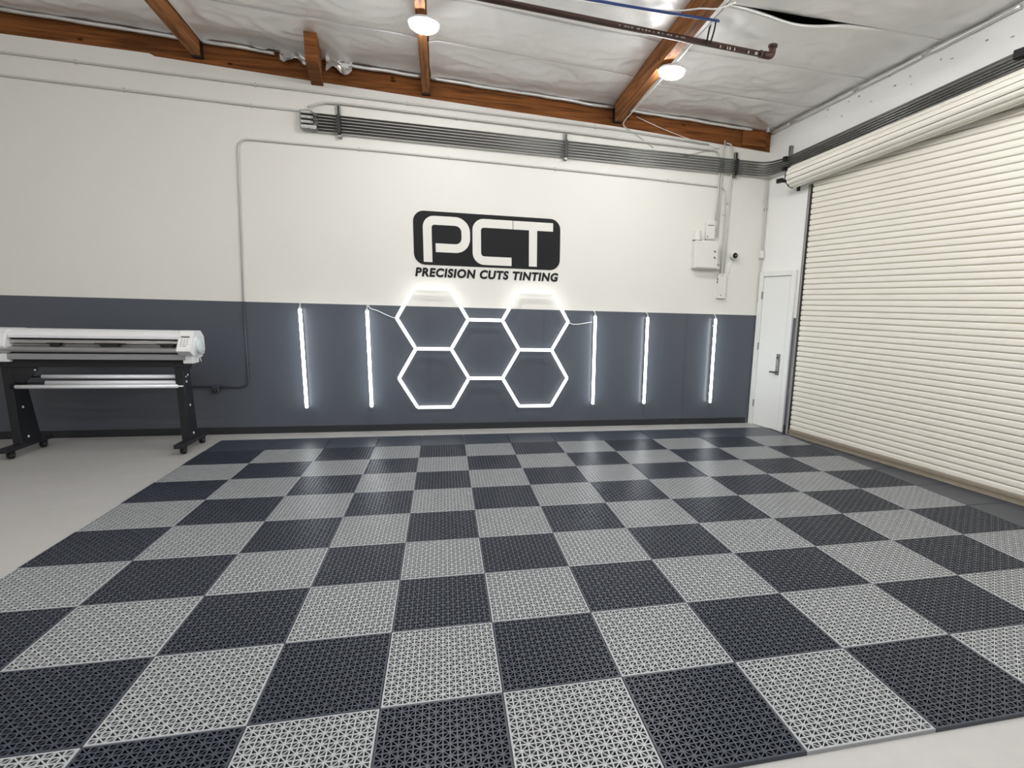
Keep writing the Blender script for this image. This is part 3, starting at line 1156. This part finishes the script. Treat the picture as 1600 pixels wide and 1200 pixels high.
# stand: feet, casters, legs, beam, gussets
for fxc, x0 in ((-4.155, -4.195), (-2.665, -2.715)):
    ft = bx('foot_bar', fxc - .045, fxc + .04, 6.76, 7.47, .075, .118, 'frame_b', .004)
    for yy in (6.86, 7.36):
        c = MB().lathe([(.006, -.024), (.030, -.024), (.036, -.016), (.036, .016), (.030, .024), (.006, .024)], (fxc + .006, yy, .036), 'x', 20).build('caster_wheel', M['rubber'], ft, smooth=True)
        m = MB().cyl((fxc + .006, yy + .012, .05), (fxc + .006, yy + .012, .076), .012, 10)
        m.box(fxc - .022, fxc + .034, yy - .004, yy + .026, .058, .076)
        m.build('caster_fork', M['frame_b'], ft)
        MB().cyl((fxc + .029, yy, .036), (fxc + .035, yy, .036), .008, 8).build('axle_bolt', M['steel'], ft)
    rear = 7.30 if fxc < -4 else 7.22
    poly = [(6.99, .115), (rear, .115), (7.18, .92), (7.00, .92)]
    lg = MB().prism(poly, x0, x0 + .075, fx).build('leg', M['frame_b'], pl, bevel=.004)
    for (yy, zz) in ((7.10, .175), (7.09, .48), (7.06, .735), (7.11, .80)):
        MB().cyl((x0 + .074, yy, zz), (x0 + .080, yy, zz), .012, 10).build('leg_bolt', M['alu_w'], lg)
bm_ = bx('cross_beam', -4.45, -2.605, 6.985, 7.16, .89, .975, 'frame_b', .004)
# gusset plates under the beam
MB().prism([(-4.12, .90), (-3.89, .90), (-3.90, .855), (-4.02, .735), (-4.12, .735)], 7.0, 7.012, lambda u, v, h: (u, h, v)).build('gusset', M['frame_b'], pl)
MB().cyl((-3.915, 6.999, .862), (-3.915, 6.992, .862), .008, 8).build('gusset_bolt', M['alu_w'], pl)
bx('upper_leg_plate', -2.715, -2.62, 7.0, 7.17, .86, .92, 'frame_b', .003)
# roll holder tubes
for (x0, x1, yy, zz, r) in ((-3.90, -2.685, 7.06, .787, .021), (-3.86, -2.69, 7.03, .727, .024), (-4.06, -2.675, 6.93, .703, .019)):
    tb = MB().cyl((x0, yy, zz), (x1, yy, zz), r, 16).build('roll_tube', M['alu_w'], pl, smooth=True)
    MB().cyl((x1, yy, zz), (x1 + .05, yy, zz), .008, 10).build('tube_axle', M['alu_w'], tb)
    MB().cyl((x0 - .2 if x0 > -4 else x0 - .05, yy, zz), (x0, yy, zz), .009, 10).build('tube_axle', M['frame_b'], tb)
for zz, yy in ((.787, 7.06), (.727, 7.03), (.703, 6.95)):
    bx('roll_bracket', -4.125, -4.09, yy - .05, yy + .03, zz - .02, zz + .02, 'frame_b', .003)

# body: front bar, dark gap, platen, rails, hood
X0, X1 = -4.07, -2.60
MB().prism([(6.93, .972), (6.935, 1.028), (7.0, 1.032), (7.0, .972)], X0 - .02, X1 + .02, fx).build('front_bar', M['bar'], pl, bevel=.003)
bx('dark_channel', X0, X1, 6.965, 7.15, .972, 1.06, 'black', .0)
MB().prism([(6.90, 1.058), (6.893, 1.075), (6.91, 1.092), (7.02, 1.106), (7.02, 1.05), (6.92, 1.045)], X0 - .35, X1 + .01, fx).build('platen', M['alu'], pl, bevel=.002)
bx('rear_sheet', X0, X1, 7.02, 7.06, 1.05, 1.24, 'key', 0)
bx('roller_shaft', X0, X1, 6.995, 7.02, 1.105, 1.118, 'alu', .003)
rl = MB()
rl.prism([(6.965, 1.128), (6.965, 1.160), (7.03, 1.168), (7.03, 1.128)], X0, X1, fx)
rl.box(X0, X1, 6.962, 6.966, 1.140, 1.146)
rl.build('guide_beam', M['alu'], pl, bevel=.002)
bx('painted_gap_shadow', X0, X1, 6.985, 7.03, 1.166, 1.182, 'black', 0)  # black strip painted in for the shade between beam and hood
# hood with curved front
hood = [(6.955, 1.178), (6.945, 1.205)] + [(6.955 + .12 * (1 - math.cos(math.radians(t))), 1.205 + .058 * math.sin(math.radians(t))) for t in range(15, 91, 15)] + [(7.25, 1.258), (7.25, 1.178)]
MB().prism(hood, X0, X1, fx).build('hood', M['plastic'], pl, bevel=.002)
MB().prism([(6.940, 1.184), (6.938, 1.206), (6.952, 1.208), (6.952, 1.184)], X0 + .01, X1, fx).build('hood_strip', M['alu_w'], pl)
bx('back_cover', X0, X1, 7.05, 7.25, 1.0, 1.18, 'plastic_g', .006)
# pinch rollers
for x, wd in ((-3.70, .08), (-3.24, .16), (-2.74, .12)):
    pr_ = MB().box(x - wd / 2, x + wd / 2, 6.945, 7.0, 1.106, 1.126).build('pinch_roller', M['black'], pl, bevel=.003)
    MB().cyl((x - wd / 2 + .01, 6.955, 1.104), (x + wd / 2 - .01, 6.955, 1.104), .010, 10).build('roller', M['rubber'], pr_)
    MB().box(x - wd * .8, x + wd * .9, 6.958, 6.966, 1.129, 1.134).build('roller_lever', M['black'], pr_)
# left housing
lh = [(6.88, 1.10), (6.93, 1.215), (6.99, 1.262), (7.25, 1.262), (7.27, 1.20), (7.27, 1.03), (6.95, 1.03)]
MB().prism(lh, -4.40, -4.065, fx).build('end_housing', M['plastic'], pl, bevel=.012)
bx('housing_foot', -4.40, -4.075, 6.94, 7.15, .945, 1.03, 'plastic', .008)
# right housing with keypad and round knob cover
rh = [(6.845, 1.068), (6.865, 1.055), (6.93, 1.014), (7.22, 1.014), (7.26, 1.06), (7.26, 1.20), (7.19, 1.262), (7.02, 1.270), (6.995, 1.264)]
rhs = MB().prism(rh, -2.628, -2.50, fx).build('control_housing', M['plastic'], pl, bevel=.008)
rfo = [(6.94, .935), (7.10, .935), (7.12, .985), (7.22, .985), (7.22, 1.02), (6.94, 1.02)]
MB().prism(rfo, -2.605, -2.515, fx).build('housing_foot', M['plastic'], pl, bevel=.006)
MB().lathe([(.02, 0), (.092, 0), (.094, .008), (.088, .016), (.02, .016)], (-2.505, 7.04, 1.105), 'x', 32).build('side_collar', M['plastic'], pl, smooth=True)
MB().lathe([(.02, 0), (.072, 0), (.076, .006), (.076, .026), (.070, .034), (.02, .036)], (-2.491, 7.04, 1.105), 'x', 32).build('side_knob', M['knob'], pl, smooth=True)


def face(u, v, h):              # point on the sloping keypad face: u across, v up 0..1
    y = 6.845 + (6.995 - 6.845) * v
    z = 1.068 + (1.264 - 1.068) * v
    nrm = Vector((0, -.196, .15)).normalized()
    return Vector((u, y, z)) + nrm * h


MB().prism(rrect(-2.617, -2.511, .10, .93, .03, 4), -.001, .0025, face).build('keypad', M['door'], rhs)
MB().prism(rrect(-2.604, -2.524, .66, .74, .008, 3), .002, .004, face).build('display', M['lcd'], rhs)
for r_ in range(4):
    for c_ in range(3):
        if r_ == 3 and c_ == 2:
            continue
        u0 = -2.598 + c_ * .026
        v0 = .55 - r_ * .1
        MB().prism([(u0, v0 - .025), (u0 + .015 + (.016 if r_ == 3 and c_ == 1 else 0), v0 - .025), (u0 + .015 + (.016 if r_ == 3 and c_ == 1 else 0), v0 + .025), (u0, v0 + .025)], .002, .005, face).build('keypad_key', M['plastic_g'], rhs)
MB().tube([(-2.50, 7.05, 1.02), (-2.485, 7.05, .99), (-2.478, 7.055, .945)], .004, 6).build('hanging_cord', M['cord'], pl, smooth=True)

# ================================================================== CEILING LAMPS
def ceiling_lamp(x, t, label, raft, group=None, dx=0):
    zb = roof(RAFT[raft][0] if raft is not None else x, t) - (DROP[raft] if raft is not None else .2)
    y = W - t
    L = thing('ceiling_lamp', label, 'lamp', (x, y, zb), group)
    MB().lathe([(.02, 0), (.065, 0), (.075, -.012), (.128, -.022), (.136, -.034), (.134, -.045)], (x, y, zb), 'z', 28).build('lamp_base', M['plastic'], L, smooth=True)
    MB().lathe([(.129, -.040), (.129, -.058), (.120, -.078), (.092, -.098), (.05, -.110), (.004, -.114)], (x, y, zb), 'z', 28).build('lamp_lens', M['lamp'], L, smooth=True)
    return L


ceiling_lamp(-.112, 1.72, 'round glowing lamp under the slim rafter above the wall sign', 2)
ceiling_lamp(2.262, 1.68, 'round glowing lamp at the edge of the rafter nearer the roller door', 3)
G = 'unseen round ceiling lamps, several added to brighten the room'  # out of view; several lamps added only to brighten walls and foil
UNDER = {0: 'the rafter beyond the plotter', 1: 'the plotter side rafter', 2: 'the slim middle rafter', 3: 'the brown pipe rafter', None: 'the roller door'}
for (x, t, ra, row) in ((-2.475, 3.9, 1, 'second'), (-.138, 4.9, 2, 'second'), (2.183, 4.9, 3, 'second'), (3.5, 4.5, None, 'second'), (-4.825, 4.9, 0, 'second'),
                        (-2.475, 6.5, 1, 'middle'), (-.138, 6.5, 2, 'middle'), (2.183, 6.5, 3, 'middle'), (-4.825, 8.1, 0, 'third'), (-2.475, 8.1, 1, 'third'), (2.183, 8.1, 3, 'third'), (4.6, 8.1, None, 'third'), (-.138, 8.1, 2, 'third')):
    ceiling_lamp(x, t, 'unseen round lamp, ' + row + ' row from the sign wall, by ' + (UNDER[ra] if x > -6 else 'the far side wall'), ra, G)

# ================================================================== OVERHEAD PIPE AND CABLES
def at(x, t, z):
    return (x, W - t, z)


t = thing('sprinkler_pipe', 'brown steel sprinkler pipe with chalk marks hung under the rafters', 'pipe', at(1.7, 2.38, 3.94))
MB().tube([at(-1.2, 2.44, 4.085), at(.436, 2.391, 4.031), at(2.93, 2.347, 3.94)], .0255, 12).build('pipe', M['rust'], t, smooth=True)
MB().tube(fillet([at(2.90, 2.348, 3.941), at(2.985, 2.346, 3.938), at(2.99, 2.346, 4.03)], .04, 6), .032, 12).build('elbow', M['rust'], t, smooth=True)
MB().cyl(at(2.99, 2.346, 4.015), at(2.99, 2.346, 4.035), .042, 12).build('elbow_collar', M['rust'], t)
MB().cyl(at(2.86, 2.348, 3.9425), at(2.885, 2.348, 3.9416), .033, 12).build('pipe_collar', M['rust'], t)
for x in (2.45, 2.52, 2.545, 2.59, 2.73, 2.80, 2.815):
    z = 4.031 - (x - .436) * .0365
    MB().box(x, x + .008, W - 2.355 - .028, W - 2.355 - .012, z - .024, z - .004).build('chalk_mark', M['chalk'], t)
for k in range(16):
    x = 1.5 + k * .04 + random.uniform(-.012, .012)
    z = 4.031 - (x - .436) * .0365
    MB().box(x, x + random.uniform(.006, .024), W - 2.372 - .028, W - 2.372 - .020, z - .013, z - .003).build('chalk_mark', M['guide'], t)
# hanging strap loop
cable('strap_loop', 'black wire loop hanging the brown pipe beside the rafter', [at(2.31, 2.40, 3.93), at(2.325, 2.39, 4.02), at(2.35, 2.39, 4.12), at(2.385, 2.40, 4.14), at(2.375, 2.40, 4.05), at(2.345, 2.41, 3.955), at(2.335, 2.41, 3.92)], .008, 'cord_d', 'strap')
cable('blue_cable', 'blue cable crossing under the rafter above the brown pipe', [at(.2, 2.64, 4.045), at(1.193, 2.687, 4.008), at(1.75, 2.74, 3.978), at(2.192, 2.793, 3.953), at(2.33, 2.56, 4.06), at(2.37, 2.42, 4.135)], .0105, 'blue')
cable('white_cable', 'white cable sagging under the rafter beside the blue cable', [at(.75, 2.48, 4.085), at(1.2, 2.57, 4.04), at(1.834, 2.72, 4.005), at(2.02, 2.90, 3.97), at(2.155, 2.95, 3.965), at(2.30, 2.95, 4.03)], .006, 'cord')
cable('white_cable', 'white cable hanging straight down near the blue cable', [at(2.17, 2.99, 3.97), at(2.18, 3.05, 3.99), at(2.18, 3.25, 4.02)], .005, 'cord')
cable('rafter_cable', 'white cable stapled along the rafter from the lamp down to the wall', [at(2.285, 3.2, 4.06), at(2.27, 2.5, 4.03), at(2.262, 1.9, 4.00), at(2.25, 1.2, 3.95), at(2.245, .5, 3.925), at(2.25, .05, 3.90), at(2.34, .012, 3.84)], .007, 'cord')
cable('rafter_cable', 'black cable running along the rafter beside the white one', [at(2.30, 3.3, 4.09), at(2.285, 2.5, 4.05), at(2.28, 2.0, 4.03)], .008, 'cord_d')
cable('wall_wire', 'thin white wire slanting from the rafter end across the timber ledger', [at(2.42, .04, 4.0), at(2.8, .03, 3.89), at(3.2, .02, 3.80), at(3.6, .012, 3.73)], .004, 'cord')
cable('wall_wire', 'thin grey wire dropping from the rafter end behind the conduit bundle', [at(2.26, .02, 3.88), at(2.45, .012, 3.79), at(2.68, .012, 3.66)], .006, 'pipe_w')
cable('wall_wire', 'thin grey wire slanting up from the bundle to the risers', [at(3.12, .012, 3.60), at(3.35, .012, 3.67), at(3.6, .012, 3.735)], .006, 'pipe_w')
t = thing('hook_fitting', 'small white pipe stub at the ceiling corner above the ledger end', 'fitting', (4.30, W - .06, 4.0))
MB().cyl((4.27, W - .06, 4.0), (4.27, W - .06, 4.10), .02, 10).build('stub', M['pipe_w'], t)
MB().cyl((4.27, W - .06, 3.985), (4.27, W - .06, 4.0), .028, 10).build('collar', M['pipe_w'], t)
